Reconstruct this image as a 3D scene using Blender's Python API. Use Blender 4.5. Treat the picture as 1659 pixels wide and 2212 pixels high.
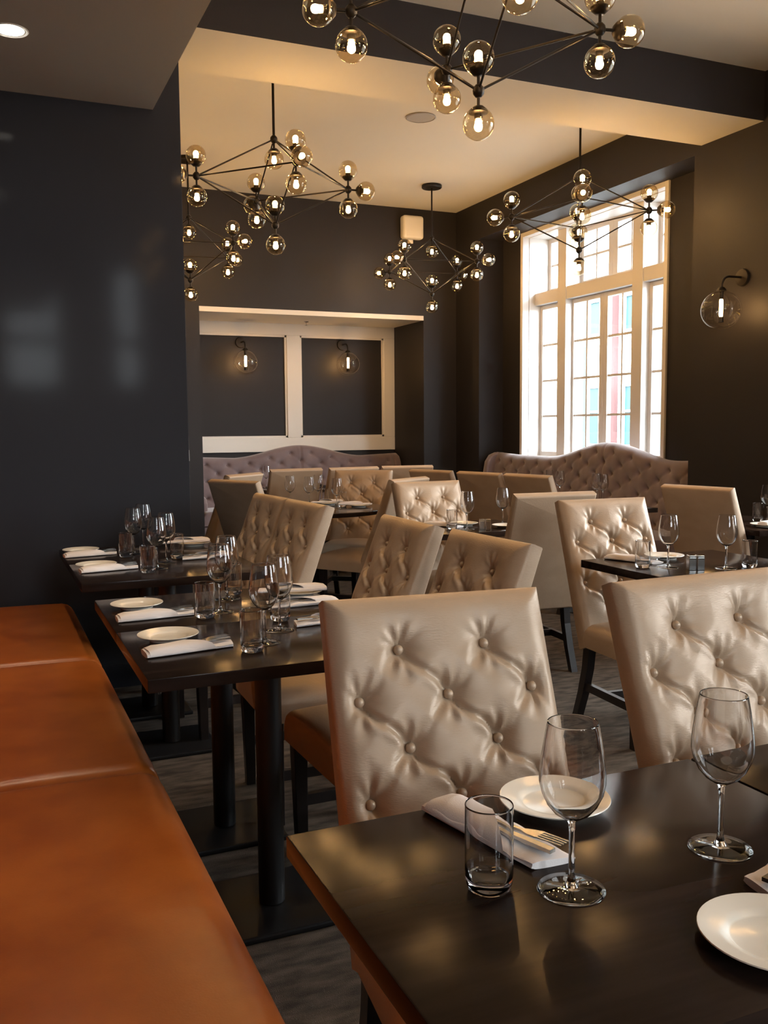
import bpy, bmesh, math, random
import numpy as np
from mathutils import Vector, Matrix

PI = math.pi
random.seed(7)
for o in list(bpy.data.objects):
    bpy.data.objects.remove(o)
SC = bpy.context.scene
COL = SC.collection

# ------------------------------------------------------------------ camera
cam = bpy.data.cameras.new('camera')
cam.sensor_fit = 'HORIZONTAL'
cam.sensor_width = 36.0
cam.lens = 1990.0 / 1659.0 * 36.0
cam.clip_start = 0.05
cam.clip_end = 300
camo = bpy.data.objects.new('camera', cam)
COL.objects.link(camo)
RIGHT = Vector((0.91688146, -0.39907554, -0.00819179))
DOWN = Vector((-0.0440558, -0.08077895, -0.99575793))
FWD = Vector((0.39672091, 0.91335288, -0.09164631))
camo.matrix_world = Matrix(((RIGHT.x, -DOWN.x, -FWD.x, 0), (RIGHT.y, -DOWN.y, -FWD.y, 0),
                            (RIGHT.z, -DOWN.z, -FWD.z, 1.32), (0, 0, 0, 1)))
SC.camera = camo

# ------------------------------------------------------------------ light
SKY = 42.0            # daylight outside the windows
BULB = 215.0          # filament glow of the chandelier bulbs
world = bpy.data.worlds.new('sky')
SC.world = world
world.use_nodes = True
wn = world.node_tree
wn.nodes['Background'].inputs[0].default_value = (0.90, 0.95, 1.0, 1)
wn.nodes['Background'].inputs[1].default_value = SKY
SC.view_settings.view_transform = 'Standard'
SC.view_settings.look = 'None'
SC.view_settings.gamma = 1.0
SC.view_settings.use_curve_mapping = False
SC.view_settings.exposure = 0.06
SC.cycles.max_bounces = 9
SC.cycles.diffuse_bounces = 3
SC.cycles.glossy_bounces = 4
SC.cycles.transparent_max_bounces = 14
SC.cycles.transmission_bounces = 9
SC.cycles.caustics_reflective = False
SC.cycles.adaptive_threshold = 0.02
SC.cycles.sample_clamp_indirect = 6.0


def portal(name, loc, rot, sx, sz):
    l = bpy.data.lights.new(name, 'AREA')
    l.shape = 'RECTANGLE'
    l.size = sx
    l.size_y = sz
    l.cycles.is_portal = True
    o = bpy.data.objects.new(name, l)
    o.location = loc
    o.rotation_euler = rot
    COL.objects.link(o)


# window openings on the right wall and on the wall behind the camera
WINZ0, WINZ1 = 0.95, 3.33
for wy in (7.355, 2.95, -1.45):
    portal('window_portal', (5.75, wy, (WINZ0 + WINZ1) / 2), (0, math.radians(90), 0), WINZ1 - WINZ0, 2.28)
for wx, ww in ((0.70, .74), (1.97, .40)):
    portal('window_portal', (wx, -4.25, 2.75), (math.radians(90), 0, 0), ww, 1.7)


# ------------------------------------------------------------------ materials
MATS = {}


def new_mat(name):
    m = bpy.data.materials.new(name)
    m.use_nodes = True
    nt = m.node_tree
    for n in list(nt.nodes):
        nt.nodes.remove(n)
    out = nt.nodes.new('ShaderNodeOutputMaterial')
    MATS[name] = m
    return m, nt, out


def principled(name, color, rough=0.5, metal=0.0, spec=0.5, noise=None, bump=None, coat=0.0, sheen=0.0, color2=None):
    m, nt, out = new_mat(name)
    b = nt.nodes.new('ShaderNodeBsdfPrincipled')
    b.inputs['Base Color'].default_value = (*color, 1)
    b.inputs['Roughness'].default_value = rough
    b.inputs['Metallic'].default_value = metal
    b.inputs['Specular IOR Level'].default_value = spec
    b.inputs['Coat Weight'].default_value = coat
    b.inputs['Coat Roughness'].default_value = 0.12
    b.inputs['Sheen Weight'].default_value = sheen
    nt.links.new(b.outputs[0], out.inputs[0])
    tc = nt.nodes.new('ShaderNodeTexCoord')
    if noise:
        sc, det, c2 = noise
        mp = nt.nodes.new('ShaderNodeMapping')
        mp.inputs['Scale'].default_value = sc
        nt.links.new(tc.outputs['Object'], mp.inputs[0])
        nz = nt.nodes.new('ShaderNodeTexNoise')
        nz.inputs['Scale'].default_value = 1
        nz.inputs['Detail'].default_value = det
        nt.links.new(mp.outputs[0], nz.inputs['Vector'])
        rp = nt.nodes.new('ShaderNodeValToRGB')
        rp.color_ramp.elements[0].position = 0.35
        rp.color_ramp.elements[1].position = 0.68
        rp.color_ramp.elements[0].color = (*color, 1)
        rp.color_ramp.elements[1].color = (*c2, 1)
        nt.links.new(nz.outputs['Fac'], rp.inputs[0])
        nt.links.new(rp.outputs[0], b.inputs['Base Color'])
    if bump:
        sc, det, st, dist = bump
        mp = nt.nodes.new('ShaderNodeMapping')
        mp.inputs['Scale'].default_value = sc
        nt.links.new(tc.outputs['Object'], mp.inputs[0])
        nz = nt.nodes.new('ShaderNodeTexNoise')
        nz.inputs['Scale'].default_value = 1
        nz.inputs['Detail'].default_value = det
        nt.links.new(mp.outputs[0], nz.inputs['Vector'])
        bp = nt.nodes.new('ShaderNodeBump')
        bp.inputs['Strength'].default_value = st
        bp.inputs['Distance'].default_value = dist
        nt.links.new(nz.outputs['Fac'], bp.inputs['Height'])
        nt.links.new(bp.outputs[0], b.inputs['Normal'])
    return m


principled('wall_paint', (0.0180, 0.0158, 0.0172), 0.55, spec=0.30, bump=((90, 90, 90), 3, 0.12, 0.004))
principled('wall_gloss', (0.028, 0.029, 0.034), 0.09, spec=0.018, bump=((50, 50, 50), 2, 0.03, 0.003))
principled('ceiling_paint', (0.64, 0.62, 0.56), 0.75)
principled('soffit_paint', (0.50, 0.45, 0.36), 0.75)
principled('trim_white', (0.74, 0.71, 0.66), 0.4)
principled('window_white', (0.70, 0.69, 0.68), 0.38)
principled('carpet', (0.052, 0.042, 0.034), 0.95, spec=0.1, noise=((9, 30, 1), 6, (0.13, 0.105, 0.083)), bump=((420, 420, 420), 2, 0.6, 0.004))
principled('chair_leather', (0.42, 0.298, 0.200), 0.43, spec=0.5, metal=0.12, noise=((9, 9, 14), 4, (0.455, 0.328, 0.225)),
           bump=((110, 110, 420), 3, 0.3, 0.002))
principled('dark_wood_leg', (0.012, 0.008, 0.007), 0.35)
principled('table_wood', (0.014, 0.0085, 0.0065), 0.17, spec=0.09, noise=((3, 26, 26), 5, (0.026, 0.016, 0.012)), bump=((20, 160, 160), 3, 0.02, 0.001))
principled('black_iron', (0.006, 0.006, 0.007), 0.45)
principled('orange_leather', (0.27, 0.062, 0.0085), 0.33, spec=0.45, noise=((6, 6, 6), 7, (0.37, 0.098, 0.014)), bump=((260, 260, 260), 4, 0.14, 0.0012))
principled('bronze', (0.020, 0.016, 0.013), 0.42, metal=0.6)
principled('sofa_velvet', (0.150, 0.108, 0.112), 0.7, spec=0.25, sheen=0.5, noise=((5, 5, 5), 3, (0.195, 0.145, 0.150)), bump=((200, 200, 200), 2, 0.15, 0.002))
principled('porcelain', (0.80, 0.74, 0.64), 0.16)
principled('linen', (0.80, 0.74, 0.72), 0.85, bump=((500, 500, 500), 2, 0.3, 0.001))
principled('steel', (0.55, 0.54, 0.52), 0.22, metal=1.0)
principled('plastic_white', (0.78, 0.76, 0.72), 0.4)
principled('speaker_grey', (0.33, 0.31, 0.29), 0.7)
principled('shutter_green', (0.017, 0.024, 0.020), 0.6)
principled('facade_white', (0.80, 0.80, 0.78), 0.8)
principled('facade_glass', (0.010, 0.036, 0.041), 0.3, spec=.1)
principled('facade_red', (0.060, 0.020, 0.020), 0.7)
principled('pavement', (0.32, 0.32, 0.31), 0.9)


def glass_mat():
    m, nt, out = new_mat('clear_glass')
    g = nt.nodes.new('ShaderNodeBsdfGlass')
    g.inputs['Roughness'].default_value = 0.0
    g.inputs['IOR'].default_value = 1.48
    g.inputs['Color'].default_value = (0.985, 0.985, 0.985, 1)
    nt.links.new(g.outputs[0], out.inputs[0])


def thin_glass(name, tint, gl, ior=1.45):
    m, nt, out = new_mat(name)
    t = nt.nodes.new('ShaderNodeBsdfTransparent')
    t.inputs[0].default_value = (*tint, 1)
    g = nt.nodes.new('ShaderNodeBsdfGlossy')
    g.inputs['Roughness'].default_value = 0.03
    g.inputs['Color'].default_value = (*gl, 1)
    # Schlick reflectance, the same from both sides of the sheet
    lw = nt.nodes.new('ShaderNodeLayerWeight')
    lw.inputs[0].default_value = 0.5
    pw = nt.nodes.new('ShaderNodeMath')
    pw.operation = 'POWER'
    nt.links.new(lw.outputs['Facing'], pw.inputs[0])
    pw.inputs[1].default_value = 4.0
    f = nt.nodes.new('ShaderNodeMath')
    f.operation = 'MULTIPLY_ADD'
    f0 = ((ior - 1) / (ior + 1)) ** 2
    nt.links.new(pw.outputs[0], f.inputs[0])
    f.inputs[1].default_value = 1 - f0
    f.inputs[2].default_value = f0
    mx = nt.nodes.new('ShaderNodeMixShader')
    nt.links.new(f.outputs[0], mx.inputs[0])
    nt.links.new(t.outputs[0], mx.inputs[1])
    nt.links.new(g.outputs[0], mx.inputs[2])
    nt.links.new(mx.outputs[0], out.inputs[0])


def emit(name, color, strength):
    m, nt, out = new_mat(name)
    e = nt.nodes.new('ShaderNodeEmission')
    e.inputs[0].default_value = (*color, 1)
    e.inputs[1].default_value = strength
    nt.links.new(e.outputs[0], out.inputs[0])


glass_mat()
thin_glass('window_pane_glass', (0.96, 0.98, 0.98), (1, 1, 1), 1.4)
thin_glass('smoked_globe_glass', (0.86, 0.78, 0.64), (1.0, 0.95, 0.85), 1.75)
thin_glass('clear_globe_glass', (0.95, 0.93, 0.90), (1, 1, 1), 1.5)
emit('bulb_glow', (1.0, 0.60, 0.25), BULB)
emit('sconce_filament', (1.0, 0.55, 0.20), 160.0)
emit('downlight_glow', (1.0, 0.93, 0.80), 25.0)


# ------------------------------------------------------------------ mesh helpers
class MB:
    def __init__(self):
        self.v = []
        self.f = []
        self.mi = []

    def add(self, vs, fs, mi=0):
        n = len(self.v)
        self.v += [tuple(map(float, p)) for p in vs]
        self.f += [tuple(i + n for i in f) for f in fs]
        self.mi += [mi] * len(fs)
        return self

    def box(self, x0, x1, y0, y1, z0, z1, mi=0):
        vs = [(x0, y0, z0), (x1, y0, z0), (x1, y1, z0), (x0, y1, z0), (x0, y0, z1), (x1, y0, z1), (x1, y1, z1), (x0, y1, z1)]
        fs = [(0, 3, 2, 1), (4, 5, 6, 7), (0, 1, 5, 4), (1, 2, 6, 5), (2, 3, 7, 6), (3, 0, 4, 7)]
        return self.add(vs, fs, mi)

    def bar(self, p0, p1, s0, s1=None, mi=0):
        """square bar between two points, sides along x and y"""
        s1 = s1 or s0
        vs = []
        for p, s in ((p0, s0), (p1, s1)):
            sx, sy = s if isinstance(s, tuple) else (s, s)
            for a, b in ((-1, -1), (1, -1), (1, 1), (-1, 1)):
                vs.append((p[0] + a * sx / 2, p[1] + b * sy / 2, p[2]))
        fs = [(0, 3, 2, 1), (4, 5, 6, 7)] + [(i, (i + 1) % 4, (i + 1) % 4 + 4, i + 4) for i in range(4)]
        return self.add(vs, fs, mi)

    def tube(self, p0, p1, r, n=10, r1=None, caps=True, mi=0):
        r1 = r if r1 is None else r1
        p0, p1 = Vector(p0), Vector(p1)
        d = (p1 - p0).normalized()
        a = d.orthogonal().normalized()
        b = d.cross(a)
        vs = []
        for p, rr in ((p0, r), (p1, r1)):
            for k in range(n):
                t = 2 * PI * k / n
                vs.append(p + (a * math.cos(t) + b * math.sin(t)) * rr)
        fs = [(k, (k + 1) % n, n + (k + 1) % n, n + k) for k in range(n)]
        if caps:
            fs += [tuple(range(n - 1, -1, -1)), tuple(range(n, 2 * n))]
        return self.add(vs, fs, mi)

    def sweep(self, pts, r, n=8, mi=0):
        pts = [Vector(p) for p in pts]
        vs = []
        a = None
        for i, p in enumerate(pts):
            d = (pts[min(i + 1, len(pts) - 1)] - pts[max(i - 1, 0)]).normalized()
            a = d.orthogonal().normalized() if a is None else (a - d * a.dot(d)).normalized()
            b = d.cross(a)
            rr = r[i] if isinstance(r, (list, tuple)) else r
            for k in range(n):
                t = 2 * PI * k / n
                vs.append(p + (a * math.cos(t) + b * math.sin(t)) * rr)
        fs = []
        for i in range(len(pts) - 1):
            for k in range(n):
                fs.append((i * n + k, i * n + (k + 1) % n, (i + 1) * n + (k + 1) % n, (i + 1) * n + k))
        fs += [tuple(range(n - 1, -1, -1)), tuple(range((len(pts) - 1) * n, len(pts) * n))]
        return self.add(vs, fs, mi)

    def lathe(self, prof, n=24, c=(0, 0, 0), mi=0, closed=False):
        """profile of (r, z) around the z axis; r == 0 ends become poles"""
        vs, rings = [], []
        for r, z in prof:
            if r < 1e-6:
                rings.append([len(vs)])
                vs.append((c[0], c[1], c[2] + z))
            else:
                rings.append(list(range(len(vs), len(vs) + n)))
                for k in range(n):
                    t = 2 * PI * k / n
                    vs.append((c[0] + r * math.cos(t), c[1] + r * math.sin(t), c[2] + z))
        fs = []
        pairs = list(zip(rings[:-1], rings[1:]))
        if closed:
            pairs.append((rings[-1], rings[0]))
        for A, B in pairs:
            for k in range(n):
                if len(A) == 1 and len(B) == 1:
                    continue
                if len(A) == 1:
                    fs.append((A[0], B[(k + 1) % n], B[k]))
                elif len(B) == 1:
                    fs.append((A[k], A[(k + 1) % n], B[0]))
                else:
                    fs.append((A[k], A[(k + 1) % n], B[(k + 1) % n], B[k]))
        return self.add(vs, fs, mi)

    def mesh(self, name, mats, smooth=None, bevel=0.0, seg=2, fix=True):
        me = bpy.data.meshes.new(name)
        me.from_pydata(self.v, [], self.f)
        for i, p in enumerate(me.polygons):
            p.material_index = self.mi[i]
        if fix or bevel:
            bm = bmesh.new()
            bm.from_mesh(me)
            if fix:
                bmesh.ops.recalc_face_normals(bm, faces=bm.faces)
            if bevel:
                es = [e for e in bm.edges if len(e.link_faces) == 2 and e.calc_face_angle(0) > 0.6]
                bmesh.ops.bevel(bm, geom=es, offset=bevel, segments=seg, affect='EDGES', profile=0.6, clamp_overlap=True)
            bm.to_mesh(me)
            bm.free()
        for m in (mats if isinstance(mats, (list, tuple)) else [mats]):
            me.materials.append(MATS[m])
        if smooth is not None:
            me.polygons.foreach_set('use_smooth', [True] * len(me.polygons))
            if smooth < 180:
                me.set_sharp_from_angle(angle=math.radians(smooth))
        me.update()
        return me


def link(name, me, parent=None, loc=(0, 0, 0), rot=(0, 0, 0)):
    o = bpy.data.objects.new(name, me)
    COL.objects.link(o)
    o.location = loc
    o.rotation_euler = rot
    if parent:
        o.parent = parent
    return o


def obj(name, mb, mat, parent=None, smooth=None, bevel=0.0, seg=2, loc=(0, 0, 0), rot=(0, 0, 0), fix=True):
    return link(name, mb.mesh(name, mat, smooth, bevel, seg, fix), parent, loc, rot)


def tag(o, label=None, cat=None, group=None, kind=None):
    if label:
        o['label'] = label
    if cat:
        o['category'] = cat
    if group:
        o['group'] = group
    if kind:
        o['kind'] = kind
    return o


def thing(name, label, cat, loc=(0, 0, 0), rz=0.0, group=None):
    o = link(name, None, None, loc, (0, 0, rz))
    return tag(o, label, cat, group)


def copy_tree(o, parent=None):
    c = o.copy()
    COL.objects.link(c)
    c.parent = parent
    for ch in list(o.children):
        copy_tree(ch, c)
    return c


def place(proto, used, loc, rz, label):
    """first call moves the prototype itself, later calls copy it with its parts"""
    o = proto if not used else copy_tree(proto)
    used.append(o)
    o.location = loc
    o.rotation_euler = (0, 0, rz)
    o['label'] = label
    return o


def struct(name, mb, mat, **k):
    return tag(obj(name, mb, mat, **k), kind='structure')


# ------------------------------------------------------------------ room shell
ZC = 3.7125
XR = 5.0
YB = 9.41
YF = -4.0
struct('floor', MB().box(-0.7, 5.8, YF - .3, 10.4, -0.12, 0), 'carpet')
struct('ceiling', MB().box(-0.7, 5.8, YF - .3, 9.6, ZC, ZC + 0.15), 'ceiling_paint')
struct('wall_left', MB().box(-0.75, -0.55, YF - .3, 9.5, 0, ZC), 'wall_paint')
struct('wall_partition', MB().box(-0.55, 0.985, 4.8, 9.5, 0, ZC), 'wall_gloss', bevel=0.004)
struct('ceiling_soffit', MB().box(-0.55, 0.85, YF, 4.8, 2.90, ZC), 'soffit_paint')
bm = MB()
bm.box(0.985, 5.0, 4.935, 5.533, 3.385, ZC, 0)
bm.mi = [1 if i == 0 else 0 for i in range(6)]
struct('ceiling_beam', bm, ['wall_paint', 'ceiling_paint'], fix=False)
# back wall around the niche
NX0, NX1, NY, NZ = 2.069, 4.589, 10.242, 2.505
w = MB()
w.box(0.985, NX0, YB, YB + .12, 0, ZC)
w.box(NX1, 5.3, YB, YB + .12, 0, ZC)
w.box(NX0, NX1, YB, YB + .12, NZ + .05, ZC)
struct('wall_back', w, 'wall_paint')
w = MB()
w.box(NX0 - .12, NX1 + .12, NY, NY + .12, 0, NZ + .2)
w.box(NX0 - .12, NX0, YB + .12, NY, 0, NZ + .2)
w.box(NX1, NX1 + .12, YB + .12, NY, 0, NZ + .2)
struct('wall_niche', w, 'wall_paint')
struct('ceiling_niche', MB().box(NX0, NX1, YB, NY, NZ, NZ + .05), 'trim_white')
# right wall with two window recesses, the wall skin behind them holds the windows
REC = [(5.6, 8.88), (1.2, 4.48), (-3.2, .08)]
WCY = [7.355, 2.95, -1.45]
w = MB()
w.box(XR, 5.3, YF, -3.2, 0, ZC)
w.box(XR, 5.3, .08, 1.2, 0, ZC)
w.box(XR, 5.3, 4.48, 5.6, 0, ZC)
w.box(XR, 5.3, 8.88, YB, 0, ZC)
for a, b in REC:
    w.box(XR, 5.3, a, b, 3.33, ZC)
HW = 1.142
ys = [YF, WCY[2] - HW, WCY[2] + HW, WCY[1] - HW, WCY[1] + HW, WCY[0] - HW, WCY[0] + HW, YB + .1]
for a, b in ((0, 1), (2, 3), (4, 5), (6, 7)):
    w.box(5.3, 5.72, ys[a], ys[b], 0, ZC)
for c in WCY:
    w.box(5.3, 5.72, c - HW, c + HW, 0, WINZ0)
    w.box(5.3, 5.72, c - HW, c + HW, WINZ1, ZC)
struct('wall_right', w, 'wall_paint')
# wall behind the camera with two narrow windows
FW = [(.33, 1.07), (1.77, 2.17)]
FZ0, FZ1 = 1.9, 3.6
w = MB()
xs = [-0.55, FW[0][0], FW[0][1], FW[1][0], FW[1][1], 5.3]
for a, b in ((0, 1), (2, 3), (4, 5)):
    w.box(xs[a], xs[b], YF - .2, YF, 0, ZC)
for a, b in FW:
    w.box(a, b, YF - .2, YF, 0, FZ0)
    w.box(a, b, YF - .2, YF, FZ1, ZC)
struct('wall_front', w, 'wall_paint')
struct('baseboard_partition', MB().box(-0.55, 0.997, 4.788, 4.8, 0, 0.12), 'wall_gloss')

# niche panelling: stiles and rails of white trim
tr = tag(link('trim_niche', None, None, (0, NY, 0)), kind='structure')
T = 0.03


def trimboard(name, x0, x1, z0, z1):
    obj(name, MB().box(x0, x1, -T, 0, z0, z1), 'trim_white', tr, bevel=0.004)


trimboard('top_rail', NX0, NX1, 2.375, NZ)
trimboard('bottom_rail', NX0, NX1, 1.05, 1.21)
trimboard('stile', 3.24, 3.40, 1.21, 2.375)
trimboard('stile', 4.45, NX1, 1.21, 2.375)
trimboard('stile', NX0, 2.20, 1.21, 2.375)
for x0, x1 in ((2.20, 3.24), (3.40, 4.45)):
    q = MB()
    for (a, b, c, d) in ((x0, x0 + .022, 1.21, 2.375), (x1 - .022, x1, 1.21, 2.375), (x0, x1, 1.21, 1.232), (x0, x1, 2.353, 2.375)):
        q.box(a, b, -T * .55, 0, c, d)
    obj('panel_moulding', q, 'trim_white', tr)


# ------------------------------------------------------------------ windows
def make_window():
    """local frame: x outwards from the recess wall, y along the wall, z up"""
    r = tag(link('window_1', None), kind='structure')
    W = 'window_white'

    def brd(name, x0, x1, y0, y1, z0, z1, parent=r, bev=.004):
        return obj(name, MB().box(x0, x1, y0, y1, z0, z1), W, parent, bevel=bev)

    H = HW
    for s in (-1, 1):
        a, b = sorted((s * H, s * (H - .045)))
        brd('casing', -0.02, .06, a, b, WINZ0, WINZ1)
        a, b = sorted((s * (H - .005), s * (H - .05)))
        brd('jamb', .06, .40, a, b, WINZ0, WINZ1)
    brd('casing', -0.02, .06, -H + .045, H - .045, WINZ1 - .045, WINZ1)
    brd('head', .06, .40, -H + .05, H - .05, WINZ1 - .05, WINZ1)
    brd('sill', -0.05, .40, -H, H, WINZ0, WINZ0 + .045)
    # heavy mullions and transom
    cols = [(-1.045, -.70), (-.475, -.05), (.05, .475), (.70, 1.045)]
    mul = [(-.66, -.515), (.515, .66)]
    for a, b in mul:
        brd('mullion', .12, .34, a, b, WINZ0 + .045, WINZ1 - .05)
    brd('transom', .13, .36, -H + .05, H - .05, 2.585, 2.71)
    bays = [(-H + .05, -.66), (-.515, 0.0), (0.0, .515), (.66, H - .05)]

    def sash(y0, y1, z0, z1, py, pz, x, st=.04, stl=None, str_=None):
        """one glazed leaf: frame, muntins and panes"""
        stl = st if stl is None else stl
        str_ = st if str_ is None else str_
        m = MB()
        m.box(x, x + .05, y0, y0 + stl, z0, z1)
        m.box(x, x + .05, y1 - str_, y1, z0, z1)
        m.box(x, x + .05, y0 + stl, y1 - str_, z0, z0 + .055)
        m.box(x, x + .05, y0 + stl, y1 - str_, z1 - .045, z1)
        s = obj('sash', m, W, r, bevel=.004)
        gy0, gy1, gz0, gz1 = y0 + stl, y1 - str_, z0 + .055, z1 - .045
        dy, dz = (gy1 - gy0) / py, (gz1 - gz0) / pz
        for i in range(1, py):
            obj('muntin', MB().box(x + .008, x + .042, gy0 + i * dy - .011, gy0 + i * dy + .011, gz0, gz1), W, s)
        for j in range(1, pz):
            obj('muntin', MB().box(x + .010, x + .040, gy0, gy1, gz0 + j * dz - .011, gz0 + j * dz + .011), W, s)
        g = .011
        pm = MB().box(-.002, .002, -dy / 2 + g * .8, dy / 2 - g * .8, -dz / 2 + g * .8, dz / 2 - g * .8).mesh('pane', 'window_pane_glass')
        for i in range(py):
            for j in range(pz):
                link('pane', pm, s, (x + .025, gy0 + (i + .5) * dy, gz0 + (j + .5) * dz))

    z0, z1 = WINZ0 + .045, 2.585
    sash(bays[0][0], bays[0][1], z0, z1, 1, 4, .20, .045)
    sash(bays[1][0], bays[1][1], z0, z1, 2, 4, .20, .045, stl=.03, str_=.062)
    sash(bays[2][0], bays[2][1], z0, z1, 2, 4, .20, .045, stl=.062, str_=.03)
    sash(bays[3][0], bays[3][1], z0, z1, 1, 4, .20, .045)
    z0, z1 = 2.71, WINZ1 - .05
    sash(bays[0][0], bays[0][1], z0, z1, 1, 2, .30, .045)
    sash(bays[1][0], bays[1][1], z0, z1, 2, 2, .30, .05, str_=.07)
    sash(bays[2][0], bays[2][1], z0, z1, 2, 2, .30, .05, stl=.07)
    sash(bays[3][0], bays[3][1], z0, z1, 1, 2, .30, .045)
    # pale green storm posts outside
    for y in (-.28, .98, 1.62):
        obj('exterior_post', MB().box(.60, .68, y - .05, y + .05, .6, 2.7), 'shutter_green', r)
    return r


w1 = make_window()
w1.location = (5.3, WCY[0], 0)
w2 = copy_tree(w1)
w2.location = (5.3, WCY[1], 0)
w3 = copy_tree(w1)
w3.location = (5.3, WCY[2], 0)
for i, o in enumerate((w1, w2, w3)):
    o.name = 'window_%d' % (i + 1)
for i, (a, b) in enumerate(FW):
    r = tag(link('window_%d' % (4 + i), None, None, ((a + b) / 2, YF - .1, 0)), kind='structure')
    hw = (b - a) / 2
    q = MB()
    q.box(-hw, -hw + .05, -.05, .05, FZ0, FZ1).box(hw - .05, hw, -.05, .05, FZ0, FZ1)
    q.box(-hw, hw, -.05, .05, FZ0, FZ0 + .05).box(-hw, hw, -.05, .05, FZ1 - .05, FZ1).box(-hw, hw, -.05, .05, 2.5, 2.62)
    obj('frame', q, 'window_white', r)
    obj('pane', MB().box(-hw + .05, hw - .05, -.002, .002, FZ0 + .05, 2.5), 'window_pane_glass', r)
    obj('pane', MB().box(-hw + .05, hw - .05, -.002, .002, 2.62, FZ1 - .05), 'window_pane_glass', r)

# ------------------------------------------------------------------ outside
struct('ground_street', MB().box(-60, 120, -80, 120, -0.9, -0.6), 'pavement')
bd = thing('office_building', 'white street building with teal glazing seen through the tall window', 'building', (17, 0, -.6))
obj('wall', MB().box(0.3, 8, 6, 44, 0, 15), 'facade_white', bd)
pm = MB().box(.10, .30, -1.05, 1.05, -.85, .85).mesh('glazing', 'facade_glass')
fm = MB()
for yy in (-1.08, -.02, 1.02):
    fm.box(0, .12, yy, yy + .06, -.9, .9)
for zz in (-.9, .1, .84):
    fm.box(0, .12, -1.08, 1.08, zz, zz + .06)
fm = fm.mesh('window_frame', 'facade_white')
for j in range(4):
    for i in range(11):
        y, z = 8.5 + 3.1 * i, 2.2 + 3.3 * j
        g = link('window', pm, bd, (0.03, y, z))
        link('window_frame', fm, g, (0, 0, 0))
for i in range(1, 11, 3):
    obj('red_pilaster', MB().box(.05, .3, 10.0 + 3.1 * i, 10.06 + 3.1 * i, 0, 14), 'facade_red', bd)
obj('cornice', MB().box(-.2, .3, 6, 44, 14.2, 15), 'facade_white', bd)

# ------------------------------------------------------------------ banquette
bq = thing('banquette', 'long orange-brown leather bench along the left side', 'bench', (0, 0, 0))
obj('plinth', MB().box(-0.5, 0.27, -2.0, 4.78, 0, 0.10), 'black_iron', bq)
obj('base', MB().box(-0.5, 0.33, -2.0, 4.78, 0.10, 0.36), 'orange_leather', bq, bevel=.01, smooth=40)
obj('backrest', MB().box(-0.52, -0.34, -2.0, 4.78, 0.36, 0.95), 'orange_leather', bq, bevel=.05, seg=4, smooth=60)


def cushion(name, x0, x1, y0, y1, z0, z1, parent, mat, crown=.02, nx=22, ny=40, rr=.05):
    """padded cushion: rounded plan edges, crowned top and welted sides"""
    m = MB()
    vs, fs = [], []
    for j in range(ny + 1):
        for i in range(nx + 1):
            u, v = i / nx, j / ny
            # denser near the borders
            u2 = .5 - .5 * math.cos(PI * u)
            v2 = .5 - .5 * math.cos(PI * v)
            x, y = x0 + (x1 - x0) * u2, y0 + (y1 - y0) * v2
            ex = min(x - x0, x1 - x)
            ey = min(y - y0, y1 - y)

            def rnd(e, r):
                return 0 if e >= r else -(r - math.sqrt(max(0, r * r - (r - e) ** 2)))
            z = z1 + rnd(ex, rr) + rnd(ey, rr * .55) + crown * (math.sin(PI * u2) ** .6) * (math.sin(PI * v2) ** .35 if 0 < v2 < 1 else 0)
            z += .0025 * math.sin(9 * x + 5 * y) * math.sin(PI * u2) * math.sin(PI * v2)
            vs.append((x, y, z))
    for j in range(ny):
        for i in range(nx):
            a = j * (nx + 1) + i
            fs.append((a, a + 1, a + nx + 2, a + nx + 1))
    # skirt
    ring = [j for j in range(nx + 1)] + [j * (nx + 1) + nx for j in range(1, ny + 1)] + \
           [ny * (nx + 1) + i for i in range(nx - 1, -1, -1)] + [j * (nx + 1) for j in range(ny - 1, 0, -1)]
    n = len(vs)
    for k in ring:
        vs.append((vs[k][0], vs[k][1], z0))
    L = len(ring)
    for k in range(L):
        fs.append((ring[(k + 1) % L], ring[k], n + k, n + (k + 1) % L))
    fs.append(tuple(n + k for k in range(L)))
    m.add(vs, fs)
    return obj(name, m, mat, parent, smooth=50)


for y0, y1 in ((3.565, 4.785), (2.33, 3.555), (1.09, 2.32), (-.15, 1.08), (-1.4, -.16)):
    cushion('seat_cushion', -0.34, 0.385, y0, y1, 0.355, 0.462, bq, 'orange_leather', crown=.022, rr=.06)


# ------------------------------------------------------------------ tables
def make_table(name, lx, ly, base='square'):
    """origin on the floor below the table centre"""
    r = thing(name, '', 'table')
    m = MB()
    m.box(-lx / 2, lx / 2, -ly / 2, ly / 2, .718, .75)
    obj('tabletop', m, 'table_wood', r, bevel=.0025, smooth=40)
    table_foot(r, base)
    return r


def table_foot(r, base):
    obj('column', MB().tube((0, 0, .02), (0, 0, .70), .036, 20), 'black_iron', r, smooth=40)
    obj('mounting_plate', MB().box(-.15, .15, -.15, .15, .70, .718), 'black_iron', r)
    if base == 'square':
        obj('base_plate', MB().box(-.17, .17, -.17, .17, 0, .018), 'black_iron', r, bevel=.006)
    else:
        obj('base_plate', MB().lathe([(0, 0), (.225, 0), (.225, .006), (.20, .014), (.05, .03), (0, .03)], 40), 'steel_dark', r, smooth=40)


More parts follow.
